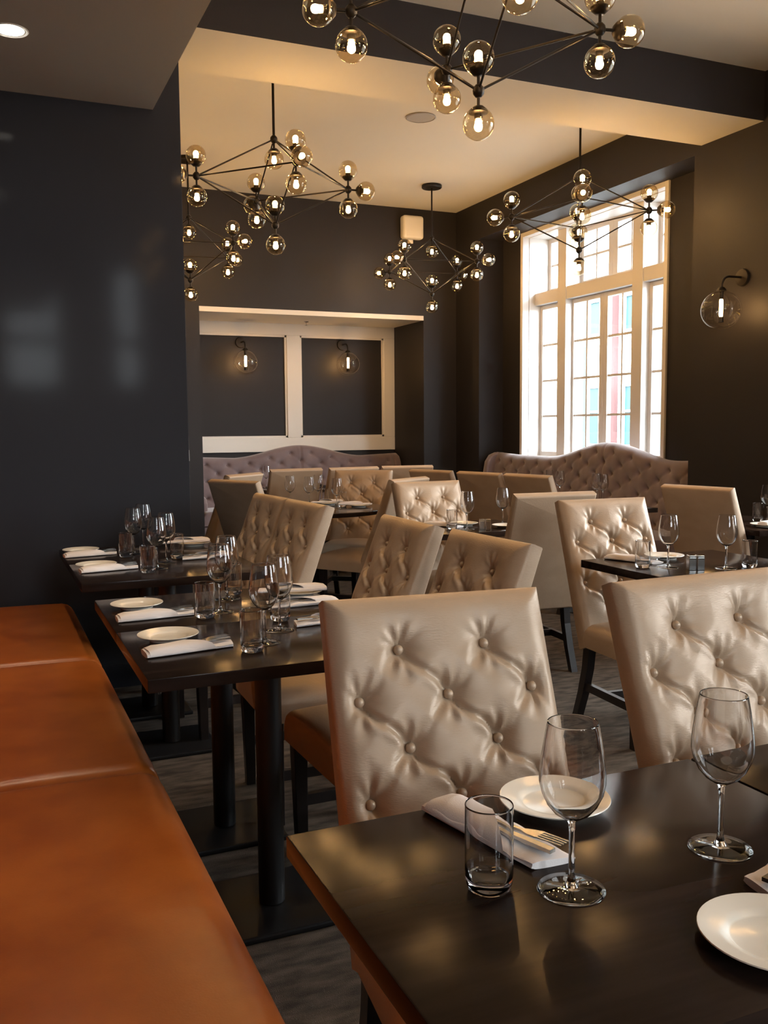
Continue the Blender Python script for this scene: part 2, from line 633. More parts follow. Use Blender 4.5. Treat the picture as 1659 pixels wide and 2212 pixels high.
principled('steel_dark', (0.10, 0.10, 0.11), 0.25, metal=1.0)
tabA = make_table('dining_table', .72, .54)
tabB = make_table('dining_table', .72, .565, 'round')
usedA, usedB = [], []
place(tabA, usedA, (.682, 2.371, 0), 0, 'dark two-top table at the orange bench, nearer half of the middle pair')
place(tabA, usedA, (.682, 2.913, 0), 0, 'dark two-top table at the orange bench, farther half of the middle pair')
place(tabA, usedA, (.675, 3.812, 0), 0, 'dark two-top table at the bench end by the wall, nearer half')
place(tabA, usedA, (.675, 4.354, 0), 0, 'dark two-top table at the bench end touching the charcoal wall')
place(tabB, usedB, (.727, .918, 0), 0, 'dark table in the foreground with tumbler and wine glass')
place(tabB, usedB, (1.452, .918, 0), 0, 'dark table beyond the seam of the foreground table, at the right edge')
place(tabB, usedB, (2.68, 2.955, 0), 0, 'dark square-edged table with salt and pepper cubes before a tufted chair')
place(tabB, usedB, (2.51, 4.615, 0), 0, 'dark table between two facing chairs in the room centre')
place(tabB, usedB, (4.085, 4.06, 0), PI / 2, 'dark table at the right edge of the picture by the dark wall')
place(tabB, usedB, (3.98, 5.42, 0), PI / 2, 'dark table before the window sofa, nearest of three in a row')
place(tabB, usedB, (3.98, 6.16, 0), PI / 2, 'dark table before the window sofa, middle of three in a row')
place(tabB, usedB, (3.98, 6.90, 0), PI / 2, 'dark table before the window sofa, farthest of three in a row')
place(tabB, usedB, (2.60, 8.40, 0), 0, 'dark table before the niche sofa, left one')
place(tabB, usedB, (3.45, 8.40, 0), 0, 'dark table before the niche sofa, right one')
rt = thing('round_table', 'dark round table set for four among the far chairs', 'table', (2.165, 6.24, 0))
obj('tabletop', MB().lathe([(0, .72), (.515, .72), (.52, .725), (.52, .745), (.515, .75), (0, .75)], 64), 'table_wood', rt, smooth=40)
table_foot(rt, 'round')


# ------------------------------------------------------------------ tufted dining chair
def tuft_field(U, V, btn, pull=.030, sig=.030, crease=(.0115, .0030), cw=.0080, pleat=.0032, links=()):
    """height of a buttoned pad: dimples at the buttons, creases along links, small pleats"""
    h = np.zeros_like(U)
    dm = np.zeros_like(U)
    for (bu, bv) in btn:
        du, dv = U - bu, V - bv
        r = np.sqrt(du * du + dv * dv) + 1e-9
        re_ = np.maximum(0, r - .010)
        dm = np.maximum(dm, .55 * np.exp(-(re_ / .014)) + .45 * np.exp(-(re_ / .048) ** 1.3))
        th = np.arctan2(du, dv)
        k = bu * 37 + bv * 51
        vert = np.clip(np.abs(np.cos(th)) * 1.25 - .35, 0, 1)
        h += pleat * np.exp(-((r - .032) / .026) ** 2) * np.cos(9 * th + k) * vert
    h -= pull * dm
    for (a, b, w) in links:
        a, b = np.array(a), np.array(b)
        d = b - a
        L = np.linalg.norm(d)
        d = d / L
        n = np.array((-d[1], d[0]))
        pu, pv = U - a[0], V - a[1]
        t = (pu * d[0] + pv * d[1]) / L
        s = pu * n[0] + pv * n[1]
        # gentle S bend of the crease
        s = s - .006 * np.sin(t * 2 * PI)
        m = np.clip((t - .04) / .1, 0, 1) * np.clip((.96 - t) / .1, 0, 1) * (.45 + .55 * np.abs(np.cos(PI * np.clip(t, 0, 1))))
        A = crease[0] * w
        h -= A * m * np.exp(-(s / cw) ** 2)
        h += A * .45 * m * np.exp(-((s - 2.0 * cw) / (1.3 * cw)) ** 2)
    return h


CHW, CHL, CHT = .455, .664, .082
TILT = math.radians(22.5)
CB = (0, .125, .368)          # bottom of the back's front face
CROWS = [(.106, (-.091, .091)), (.200, (-.181, 0, .181)), (.294, (-.091, .091)), (.388, (-.181, 0, .181)), (.482, (-.091, .091))]


def back_point(u, s, h):
    """u across, s down from the top, h out of the front face"""
    t = CHL - s
    bow = .018 * math.sin(PI * min(1, t / CHL)) * 0
    return (u, CB[1] + t * math.sin(TILT) - h * math.cos(TILT) + bow, CB[2] + t * math.cos(TILT) + h * math.sin(TILT))


def make_chair():
    r = thing('dining_chair', '', 'chair', group='tufted dining chairs')
    nu, nv = 108, 148
    us = np.linspace(-CHW / 2, CHW / 2, nu + 1)
    ss = np.linspace(0, CHL, nv + 1)
    # denser rows at the border
    us[1], us[-2] = us[0] + .0025, us[-1] - .0025
    ss[1] = .0025
    U, S = np.meshgrid(us, ss)
    btn = [(u, s) for s, row in CROWS for u in row]
    links = []
    for i in range(len(CROWS) - 1):
        for a in CROWS[i][1]:
            for b in CROWS[i + 1][1]:
                if abs(abs(a - b) - .091) < .012:
                    links.append(((a, CROWS[i][0]), (b, CROWS[i + 1][0]), 1.0 if b > a else .38))
    h = tuft_field(U, S, btn, links=links)
    e = np.minimum(np.minimum(U + CHW / 2, CHW / 2 - U), np.minimum(S, CHL - S))
    puff = .020 * (1 - np.exp(-e / .016)) + .010 * (1 - np.exp(-e / .09))
    fade = np.clip(e / .05, 0, 1)
    h = puff + h * fade
    vs = [back_point(U[j, i], S[j, i], h[j, i]) for j in range(nv + 1) for i in range(nu + 1)]
    fs = []
    for j in range(nv):
        for i in range(nu):
            a = j * (nu + 1) + i
            fs.append((a, a + 1, a + nu + 2, a + nu + 1))
    ring = [i for i in range(nu + 1)] + [j * (nu + 1) + nu for j in range(1, nv + 1)] + \
           [nv * (nu + 1) + i for i in range(nu - 1, -1, -1)] + [j * (nu + 1) for j in range(nv - 1, 0, -1)]
    prev = ring
    for ex, dep in ((.003, -.008), (.004, -.02), (.004, -CHT + .012), (.0, -CHT + .003), (-.008, -CHT)):
        cur = []
        for k in ring:
            j, i = divmod(k, nu + 1)
            u, s = U[j, i], S[j, i]
            u2 = u * (1 + 2 * ex / CHW)
            s2 = CHL / 2 + (s - CHL / 2) * (1 + 2 * ex / CHL)
            cur.append(len(vs))
            vs.append(back_point(u2, s2, dep * (.58 + .44 * s / CHL)))
        L = len(ring)
        for k in range(L):
            fs.append((prev[(k + 1) % L], prev[k], cur[k], cur[(k + 1) % L]))
        prev = cur
    fs.append(tuple(prev[::-1]))
    b = obj('backrest', MB().add(vs, fs), 'chair_leather', r, smooth=46)
    bmesh_btn = MB().lathe([(0, .0085), (.004, .0078), (.0075, .0055), (.0100, .0012), (.0102, -.001), (.0095, -.005), (0, -.005)], 14).mesh('button', 'chair_leather', 180)
    # buttons sit in their dimples, facing along the pad's normal
    for s, row in CROWS:
        for u in row:
            j = int(np.argmin(np.abs(ss - s)))
            i = int(np.argmin(np.abs(us - u)))
            q = link('button', bmesh_btn, b, back_point(u, s, h[j, i] + .004), (PI / 2 - TILT, 0, 0))
    # seat
    seat = cushion('seat', -.232, .232, -.218, .165, .355, .448, r, 'chair_leather', crown=.030, nx=18, ny=18, rr=.035)
    # legs and stretchers
    for sx in (-1, 1):
        obj('leg', MB().bar((sx * .195, -.180, 0), (sx * .195, -.185, .358), .034, .044), 'dark_wood_leg', r, bevel=.003)
        m = MB()
        pts = [(.265, 0), (.215, .13), (.180, .25), (.163, .372)]
        for (y0, z0), (y1, z1) in zip(pts[:-1], pts[1:]):
            m.bar((sx * .195, y0, z0), (sx * .195, y1, z1), (.036, .036 + z0 * .03), (.036, .036 + z1 * .03))
        obj('leg', m, 'dark_wood_leg', r)
        m = MB()
        m.add([(sx * .195 + a, y, z) for a in (-.011, .011) for y, z in ((-.180, .15), (.210, .15), (.205, .185), (-.180, .185))],
              [(0, 1, 2, 3), (4, 7, 6, 5), (0, 4, 5, 1), (1, 5, 6, 2), (2, 6, 7, 3), (3, 7, 4, 0)])
        obj('stretcher', m, 'dark_wood_leg', r)
    obj('stretcher', MB().box(-.19, .19, .02, .042, .15, .185), 'dark_wood_leg', r)
    return r


chair = make_chair()
usedC = []
YT = CB[1] + CHL * math.sin(TILT)     # front top edge behind the chair's origin


def put_chair(mx, my, deg, label, rear=False):
    """(mx, my): middle of the top edge of the back; deg 0 faces the camera side (-y)"""
    a = math.radians(deg)
    f = Vector((math.sin(a), -math.cos(a)))
    k = YT + (.046 if rear else 0)
    return place(chair, usedC, (mx + f.x * k, my + f.y * k, 0), a, label)


put_chair(.827, 1.652, -6.4, 'large pinkish-tan tufted chair in the foreground, back fully in view')
put_chair(1.465, 1.610, 1.4, 'golden-tan tufted chair in the foreground cut by the right edge')
put_chair(1.425, 2.470, -88.4, 'tan tufted chair at the middle bench tables, the nearer of two seen edge-on')
put_chair(1.418, 3.052, -91.4, 'tan tufted chair at the middle bench tables, the farther of two seen edge-on')
put_chair(1.350, 4.005, -86.5, 'tan tufted chair at the bench-end tables, the nearer of the touching pair')
put_chair(1.325, 4.475, -86.0, 'tan tufted chair at the bench-end tables, the farther of the touching pair')
put_chair(2.531, 5.150, 2.1, 'cream tufted chair facing the camera in the room centre, tumbler before it')
put_chair(2.621, 3.492, -3.8, 'cream tufted chair at the table with salt and pepper cubes')
put_chair(2.666, 3.965, 175.4, 'plain-backed beige chair seen from behind left of the cream tufted chair')
put_chair(3.594, 3.977, 100.5, 'brown-shaded chair seen from behind, nearest to the right wall', True)
put_chair(2.765, 6.770, -33.3, 'orange-tan tufted chair across the round table, seat in view')
put_chair(2.620, 5.540, 214.0, 'grey-lit chair seen side-on right of the round table', True)
put_chair(1.480, 5.925, 118.0, 'olive chair back on the left of the round table beside the wall', True)
put_chair(1.815, 6.74, 222, 'pale chair top showing above the olive chair back by the wall', True)
put_chair(2.395, 7.365, 183.2, 'tan chair back before the niche sofa, leftmost of the row')
put_chair(2.912, 7.365, 184.0, 'tan chair back before the niche sofa, half hidden by the orange-tan chair')
put_chair(3.430, 7.380, 170.0, 'pale grey chair back before the niche sofa, rightmost of the row')
put_chair(3.215, 6.520, 108.0, 'brown chair back at the window sofa tables, farthest of three', True)
put_chair(3.355, 6.000, 103.0, 'brown chair back at the window sofa tables, middle of three', True)
put_chair(3.478, 5.530, 101.0, 'brown chair back at the window sofa tables, nearest of three', True)


# ------------------------------------------------------------------ tufted sofas
def make_sofa(name, label, L, top, hump, wingL, wingR, dep=.62, seam=True):
    """local: back along x from 0 to L, front towards -y; top(x) gives the back's height"""
    r = thing(name, label, 'sofa')
    z0 = .40
    nx, nz = int(L / .0125), 56
    xs = np.linspace(0.0, L, nx + 1)
    fr = np.linspace(0, 1, nz + 1)
    btn, dx, dz = [], .245, .092
    tops = np.array([top(x) for x in xs])
    for j in range(6):
        for i in range(-1, int(L / dx) + 3):
            x = hump + (i - int(hump / dx)) * dx - (dx / 2 if j % 2 else 0) + dx / 2
            if .05 < x < L - .05:
                z = top(x) - .075 - dz * j
                btn.append((x, z))
    X, Fq = np.meshgrid(xs, fr)
    Z = z0 + (tops[None, :] - z0) * Fq
    dm = np.zeros_like(X)
    for bx, bz in btn:
        rr = np.sqrt((X - bx) ** 2 + (Z - bz) ** 2)
        dm = np.maximum(dm, np.exp(-np.maximum(0, rr - .008) / .022))
    # diamond creases
    cr = np.zeros_like(X)
    A = np.array(btn)
    for bx, bz in btn:
        for sx in (-1, 1):
            ex, ez = bx + sx * dx / 2, bz - dz
            dd = np.array((ex - bx, ez - bz))
            Ln = np.linalg.norm(dd)
            dd /= Ln
            t = ((X - bx) * dd[0] + (Z - bz) * dd[1]) / Ln
            s = (X - bx) * (-dd[1]) + (Z - bz) * dd[0]
            cr = np.maximum(cr, np.where((t >= 0) & (t <= 1), np.exp(-(s / .012) ** 2), 0))
    e = np.minimum(tops[None, :] - Z, np.minimum(X, L - X))
    hgt = .045 * (1 - np.exp(-e / .03)) - .036 * dm - .0045 * cr
    if seam:
        hgt -= .016 * np.exp(-((X - hump) / .008) ** 2)
    Y = -.07 - hgt + .05 * (Fq - .5)
    n1 = nx + 1
    vs = [(X[j, i], Y[j, i], Z[j, i]) for j in range(nz + 1) for i in range(n1)]
    fs = [(j * n1 + i, j * n1 + i + 1, (j + 1) * n1 + i + 1, (j + 1) * n1 + i) for j in range(nz) for i in range(nx)]
    base = len(vs)
    # rolled top and plain rear
    for (yy, zz) in ((-.035, .010), (.0, .004), (.01, -.02)):
        for i in range(n1):
            vs.append((xs[i], yy + .02, tops[i] + zz))
    for i in range(n1):
        vs.append((xs[i], .03, 0.1))
    rows = [[nz * n1 + i for i in range(n1)]] + [[base + k * n1 + i for i in range(n1)] for k in range(4)]
    for a, b in zip(rows[:-1], rows[1:]):
        for i in range(nx):
            fs.append((a[i], a[i + 1], b[i + 1], b[i]))
    for side in (0, nx):
        loop = [j * n1 + side for j in range(nz + 1)] + [base + k * n1 + side for k in range(4)]
        fs.append(tuple(loop if side else loop[::-1]))
    bk = obj('backrest', MB().add(vs, fs), 'sofa_velvet', r, smooth=60)
    m = MB()
    for bx, bz in btn:
        i = int(np.argmin(np.abs(xs - bx)))
        j = int(np.argmin(np.abs(Z[:, i] - bz)))
        y = Y[j, i]
        m.add([(bx + .009 * math.cos(a), y - .004, bz + .009 * math.sin(a)) for a in np.linspace(0, 2 * PI, 8, endpoint=False)] + [(bx, y - .008, bz)],
              [(k, (k + 1) % 8, 8) for k in range(8)])
    tag(obj('tufting_buttons', m, 'sofa_velvet', bk, smooth=180), kind='stuff')
    ncu = 2
    for k in range(ncu):
        x0, x1 = L * k / ncu + .01, L * (k + 1) / ncu - .01
        cushion('seat_cushion', x0, x1, -dep, -.10, .30, .44, r, 'sofa_velvet', crown=.03, nx=14, ny=24, rr=.05)
    obj('seat_base', MB().box(.0, L, -dep + .02, -.02, .10, .30), 'sofa_velvet', r, bevel=.01)
    for x in (.08, L / 2, L - .08):
        for y in (-dep + .08, -.08):
            obj('leg', MB().bar((x, y, 0), (x, y, .10), .04, .05), 'dark_wood_leg', r)
    for side, on in ((0, wingL), (1, wingR)):
        if not on:
            continue
        # padded wing curving forward from the end of the back
        x = 0 if side == 0 else L
        s = 1 if side == 0 else -1
        zt = top(x)
        pr = [(.04, zt + .005), (-.06, zt + .008), (-.13, zt - .02), (-.18, zt - .09), (-.20, zt - .2), (-.21, zt - .33), (-.24, .62), (-.45, .58), (-.50, .52), (-.50, .12), (.04, .12)]
        vs = []
        for xx in (x - s * .0, x + s * .085):
            for (yy, zz) in pr:
                vs.append((xx, yy, zz))
        n = len(pr)
        fs = [tuple(range(n)), tuple(range(2 * n - 1, n - 1, -1))] + [(k, (k + 1) % n, n + (k + 1) % n, n + k) for k in range(n)]
        obj('wing', MB().add(vs, fs), 'sofa_velvet', r, bevel=.022, seg=3, smooth=70)
    return r


def camel(L, hump, zh, ze, wid):
    def top(x):
        d = abs(x - hump)
        t = min(1, d / wid)
        z = ze - .02 + (zh - ze + .02) * (.5 + .5 * math.cos(PI * t))
        edge = min(x, L - x)
        return z + .02 * max(0, 1 - edge / .5)
    return top


L1 = 3.20
s1 = make_sofa('tufted_sofa', 'mauve-grey tufted camelback sofa under the bright window', L1, camel(L1, 1.98, 1.158, 1.03, .95), 1.98, True, False)
s1.rotation_euler = (0, 0, -PI / 2)       # back towards +x, local x runs towards -y
s1.location = (5.20, 8.80, 0)
L2 = NX1 - NX0 - .03
s2 = make_sofa('tufted_sofa', 'mauve-grey tufted camelback sofa inside the panelled niche', L2, camel(L2, 1.27, 1.112, 1.0, .80), 1.27, True, True)
s2.location = (NX0 + .015, NY - .06, 0)


# ------------------------------------------------------------------ chandeliers
CR, CAT, CAB, CG, GR = .509, .277, .269, .127, .0635


def make_chandelier():
    """origin at the ceiling; equator hubs at z0"""
    r = thing('globe_chandelier', '', 'chandelier', group='globe chandeliers')
    z0 = 2.918 - ZC
    obj('canopy', MB().lathe([(0, 0), (.098, 0), (.10, -.004), (.10, -.026), (.094, -.032), (0, -.032)], 36), 'bronze', r, smooth=40)
    obj('rod', MB().tube((0, 0, -.03), (0, 0, z0 + CAT), .0085, 12), 'bronze', r, smooth=40)
    hubs = [Vector((0, 0, z0 + CAT)), Vector((0, 0, z0 - CAB))] + [Vector((CR * math.cos(k * PI / 2), CR * math.sin(k * PI / 2), z0)) for k in range(4)]
    hm = MB().lathe([(0, .026), (.012, .024), (.022, .012), (.024, 0), (.022, -.012), (.012, -.024), (0, -.026)], 18).mesh('hub', 'bronze', 180)
    for h in hubs:
        link('hub', hm, r, h)
    pairs = [(0, k) for k in (2, 3, 4, 5)] + [(1, k) for k in (2, 3, 4, 5)] + [(2, 3), (3, 4), (4, 5), (5, 2)]
    for a, b in pairs:
        obj('strut', MB().tube(hubs[a], hubs[b], .0052, 8), 'bronze', r, smooth=60)
    # one globe unit, built along +z from the hub
    sock = MB().tube((0, 0, .015), (0, 0, CG - GR + .004), .0065, 10).lathe(
        [(0, CG - GR - .006), (.020, CG - GR - .004), (.036, CG - GR + .010), (.040, CG - GR + .021), (.018, CG - GR + .026), (.016, CG - GR + .045), (0, CG - GR + .045)], 20).mesh('socket', 'bronze', 50)
    n = 20
    prof = []
    a0 = .62
    for k in range(n + 1):
        a = PI - a0 - (PI - a0) * k / n
        prof.append((GR * math.sin(a) if k < n else 0, CG + GR * math.cos(a)))
    glo = MB().lathe(prof, 32).mesh('globe', 'smoked_globe_glass', 180)
    bul = MB().lathe([(0, CG - GR + .045), (.010, CG - GR + .046), (.011, CG - .006), (.016, CG + .004), (.017, CG + .013), (.014, CG + .022), (.008, CG + .027), (0, CG + .029)], 9).mesh('bulb', 'bulb_glow', 180)

    def unit(h, d):
        q = Vector((0, 0, 1)).rotation_difference(Vector(d)).to_euler()
        g = link('globe', glo, r, h, q)
        link('socket', sock, g)
        link('bulb', bul, g)
    unit(hubs[0], (0, 0, -1))
    unit(hubs[1], (0, 0, 1))
    unit(hubs[1], (0, 0, -1))
    for k in range(4):
        h = hubs[2 + k]
        unit(h, (0, 0, 1))
        unit(h, (0, 0, -1))
        unit(h, (math.cos(k * PI / 2), math.sin(k * PI / 2), 0))
    return r


ch = make_chandelier()
usedH = []
for x, y, dz, deg, lab in ((1.831, 5.969, .002, -2.3, 'globe chandelier hanging left of centre, whole and unobstructed'),
                           (4.225, 5.964, .003, -33.3, 'globe chandelier hanging in front of the bright window'),
                           (4.212, 8.439, -.003, -57.6, 'globe chandelier with round canopy in the far right corner'),
                           (1.873, 3.334, .055, -13.2, 'globe chandelier overhead, cut by the top edge of the picture'),
                           (1.778, 8.409, -.010, -55.2, 'globe chandelier half hidden behind the charcoal wall'),
                           (4.250, 2.700, 0, -20, 'globe chandelier beyond the right edge of the picture'),
                           (1.900, .750, 0, -40, 'globe chandelier over the foreground tables, above the picture')):
    place(ch, usedH, (x, y, ZC), math.radians(deg), lab)


# ------------------------------------------------------------------ wall sconces
def make_sconce():
    """local: wall at y = 0, lamp towards -y; globe centre at the origin's height"""
    r = thing('wall_sconce', '', 'sconce', group='glass globe wall sconces')
    obj('wall_plate', MB().lathe([(0, 0), (.058, 0), (.062, .006), (.058, .022), (.03, .028), (0, .028)], 28), 'bronze', r, smooth=40, loc=(0, 0, .235), rot=(PI / 2, 0, 0))
    pts = [(0, -.02, .235)]
    for k in range(0, 11):
        a = PI / 2 * k / 10
        pts.append((0, -.13 - .07 * math.sin(a), .165 + .07 * math.cos(a)))
    pts.append((0, -.20, .118))
    obj('arm', MB().sweep(pts, .0085, 10), 'bronze', r, smooth=60)
    g = link('globe', MB().lathe([(.138 * math.sin(a), .138 * math.cos(a)) for a in np.linspace(.22, PI - .001, 26)][:-1] + [(0, -.138)], 40).mesh('globe', 'clear_globe_glass', 180), r, (0, -.20, 0))
    obj('holder', MB().lathe([(0, .16), (.018, .158), (.032, .142), (.034, .132), (.016, .126), (.014, .075), (0, .075)], 20), 'bronze', g, smooth=40)
    obj('bulb', MB().lathe([(0, .075), (.010, .073), (.0125, .06), (.0125, -.035), (.010, -.045), (0, -.047)], 14), 'sconce_filament', g, smooth=180)
    obj('lower_socket', MB().lathe([(0, -.045), (.017, -.047), (.019, -.055), (.019, -.085), (0, -.087)], 16), 'bronze', g, smooth=40)
    return r


sc = make_sconce()
usedS = []
place(sc, usedS, (2.71, NY, 2.045), 0, 'clear globe sconce on the left panel of the niche')
place(sc, usedS, (3.925, NY, 2.05), 0, 'clear globe sconce on the right panel of the niche')
place(sc, usedS, (XR, 5.08, 2.12), -PI / 2, 'large clear globe sconce on the right wall beside the window')

# ------------------------------------------------------------------ small fixtures
o = obj('ceiling_speaker', MB().lathe([(0, 0), (.115, 0), (.118, -.006), (.108, -.010), (.105, -.006), (0, -.006)], 40), 'speaker_grey', smooth=40, loc=(3.231, 6.659, ZC))
tag(o, 'round grey speaker grille set in the cream ceiling', 'speaker')
o = thing('wall_speaker', 'white rounded box mounted high on the far wall', 'speaker', (4.425, YB, 3.495))
obj('housing', MB().box(-.125, .125, -.11, 0, -.125, .125), 'plastic_white', o, bevel=.04, seg=4, smooth=50)
obj('bracket', MB().box(-.03, .03, -.02, 0, -.16, -.12), 'plastic_white', o)
dl = thing('recessed_downlight', '', 'light', group='soffit downlights')
obj('trim_ring', MB().lathe([(.052, .004), (.066, -.004), (.070, 0), (.066, .003)], 32, closed=True), 'plastic_white', dl, smooth=60)
obj('lens', MB().lathe([(0, -.001), (.053, -.001), (.053, .002), (0, .002)], 32), 'downlight_glow', dl)
lamp = bpy.data.lights.new('downlight_lamp', 'SPOT')
lamp.energy = 38
lamp.color = (1.0, .80, .55)
lamp.spot_size = math.radians(95)
lamp.spot_blend = .8
lamp.shadow_soft_size = .045
link('lamp', lamp, dl, (0, 0, -.012))
usedD = []
for y, lab in ((4.082, 'glowing round downlight in the low soffit ceiling'), (2.75, 'downlight in the soffit over the bench, just above the picture')):
    place(dl, usedD, (.174, y, 2.90), 0, lab)
sw = thing('light_switch', 'white switch plate on the edge of the charcoal wall', 'switch', (.985, 4.90, 1.179))
obj('plate', MB().box(0, .012, -.04, .04, -.06, .06), 'plastic_white', sw, bevel=.003)
obj('rocker', MB().box(.012, .018, -.014, .014, -.03, .03), 'plastic_white', sw, bevel=.002)
sp = thing('sprinkler', 'tiny sprinkler head under the white niche ceiling', 'sprinkler', (3.39, 9.95, NZ))
obj('escutcheon', MB().lathe([(0, 0), (.03, 0), (.022, -.008), (.008, -.010), (0, -.010)], 18), 'steel', sp, smooth=40)
obj('deflector', MB().lathe([(.004, -.01), (.004, -.04), (.016, -.042), (.016, -.045), (0, -.045)], 14), 'steel', sp)


# ------------------------------------------------------------------ tableware
def make_wine():
    r = thing('wine_glass', '', 'wine glass', group='stemmed wine glasses')
    R = .0405
    zb, zt = .092, .213

    out = [(.004, .0905), (.012, .0925), (.022, .099), (.031, .110), (.0375, .124), (R, .138), (.0402, .152), (.0380, .170), (.0350, .190), (.0325, .204), (.0312, .2112), (.0310, .2125), (.0305, .213)]
    t = .0011
    inn = [(max(0, x - t), z + (t if i < 3 else t * .4)) for i, (x, z) in enumerate(out[:-1])]
    inn[0] = (0, .0935)
    prof = [(0, .0905)] + out + [(.0300, .2128)] + inn[::-1][1:]
    obj('bowl', MB().lathe(prof, 40), 'clear_glass', r, smooth=60)
    obj('stem', MB().lathe([(0, .0055), (.009, .0058), (.0055, .012), (.0040, .022), (.0036, .05), (.0037, .075), (.0048, .086), (.0078, .0905), (0, .0904)], 20), 'clear_glass', r, smooth=60)
    obj('foot', MB().lathe([(0, .0002), (.0405, .0002), (.042, .0010), (.0415, .0019), (.030, .0028), (.015, .0042), (.009, .0056), (0, .0056)], 44), 'clear_glass', r, smooth=60)
    return r


def make_tumbler():
    r = obj('water_tumbler', MB().lathe([(0, .0004), (.022, .0004), (.0262, .003), (.0288, .010), (.0298, .022), (.0299, .030), (.0300, .070), (.0300, .1065), (.03, .1080), (.0294, .109), (.0287, .1080), (.0287, .1065), (.0287, .070), (.0286, .034), (.0284, .026), (.0262, .0175), (.018, .0158), (0, .0155)], 40), 'clear_glass', smooth=50)
    return tag(r, '', 'tumbler', 'straight water tumblers')


def make_plate():
    r = obj('bread_plate', MB().lathe([(0, .0025), (.044, .0025), (.046, 0), (.050, 0), (.051, .004), (.060, .008), (.080, .0135), (.0825, .0152), (.0820, .0166), (.079, .0162),
                                       (.060, .0112), (.052, .0100), (.049, .0072), (.046, .0060), (0, .0060)], 56), 'porcelain', smooth=60)
    return tag(r, '', 'plate', 'white bread plates')


def make_napkin():
    """rolled pocket napkin along local x, .235 long"""
    r = thing('napkin', '', 'napkin', group='folded cloth napkins')
    Ln, W, H = .235, .066, .017
    n, k = 36, 28
    vs, fs = [], []
    for i in range(n + 1):
        t = i / n
        x = (t - .5) * Ln
        w = W / 2 * (1 + .06 * math.sin(5 * t))
        hh = H * (.82 + .18 * math.sin(PI * t)) * (1 - .30 * t)
        for j in range(k):
            a = 2 * PI * j / k
            c, s = math.cos(a), math.sin(a)
            y = w * math.copysign(abs(c) ** .6, c)
            z = hh / 2 + hh / 2 * math.copysign(abs(s) ** .6, s)
            # layered edges of the folded cloth
            if abs(c) > .8:
                y += .0015 * math.sin(z * 1300)
            skew = .018 * (y / W) if t > .5 else -.004 * (y / W)
            z += .0012 * math.sin(22 * t + 3 * y / W) if s > .3 else 0
            vs.append((x + skew * (2 * t - 1), y, z))
    for i in range(n):
        for j in range(k):
            fs.append((i * k + j, i * k + (j + 1) % k, (i + 1) * k + (j + 1) % k, (i + 1) * k + j))
    fs += [tuple(range(k - 1, -1, -1)), tuple(n * k + j for j in range(k))]
    obj('folded_cloth', MB().add(vs, fs), 'linen', r, smooth=50)
    # diagonal flap that makes the cutlery pocket
    m, vs, fs = MB(), [], []
    nu, nv = 20, 10
    for s in (0, 1):
        for i in range(nu + 1):
            for j in range(nv + 1):
                u, v = i / nu, j / nv
                xe = .062 - .105 * v          # slanted mouth of the pocket
                x = -.112 + (xe + .112) * u
                y = (v - .5) * (W * 1.03)
                lift = (.0060 + .005 * (u ** 3)) * math.sin(PI * v) ** .4 * min(1, u * 5)
                z = H * (.99 - .12 * u) + lift + .0018 + (0 if s else -.0022) - .010 * abs(2 * v - 1) ** 5
                vs.append((x, y, z))
    N = (nu + 1) * (nv + 1)
    for i in range(nu):
        for j in range(nv):
            a = i * (nv + 1) + j
            fs.append((a, a + nv + 1, a + nv + 2, a + 1))
            fs.append((N + a, N + a + 1, N + a + nv + 2, N + a + nv + 1))
    ring = [i * (nv + 1) for i in range(nu + 1)] + [nu * (nv + 1) + j for j in range(1, nv + 1)] + [i * (nv + 1) + nv for i in range(nu - 1, -1, -1)] + [j for j in range(nv - 1, 0, -1)]
    for q in range(len(ring)):
        a, b = ring[q], ring[(q + 1) % len(ring)]
        fs.append((a, b, N + b, N + a))
    obj('pocket_flap', MB().add(vs, fs), 'linen', r, smooth=60)
    return r


def make_knife():
    m = MB()
    pts = [(-.10, .0055, .0026), (-.02, .0045, .0022), (0.0, .0040, .0016), (.02, .0085, .0008), (.08, .0085, .0008), (.10, .003, .0006)]
    vs, fs = [], []
    for x, w, t in pts:
        vs += [(x, -w, -t), (x, w, -t), (x, w, t), (x, -w, t)]
    for i in range(len(pts) - 1):
        for k in range(4):
            fs.append((i * 4 + k, i * 4 + (k + 1) % 4, (i + 1) * 4 + (k + 1) % 4, (i + 1) * 4 + k))
    fs += [(3, 2, 1, 0), tuple(len(pts) * 4 - 4 + k for k in range(4))]
    r = obj('table_knife', m.add(vs, fs), 'steel', smooth=40)
    return tag(r, '', 'knife', 'table knives in napkins')


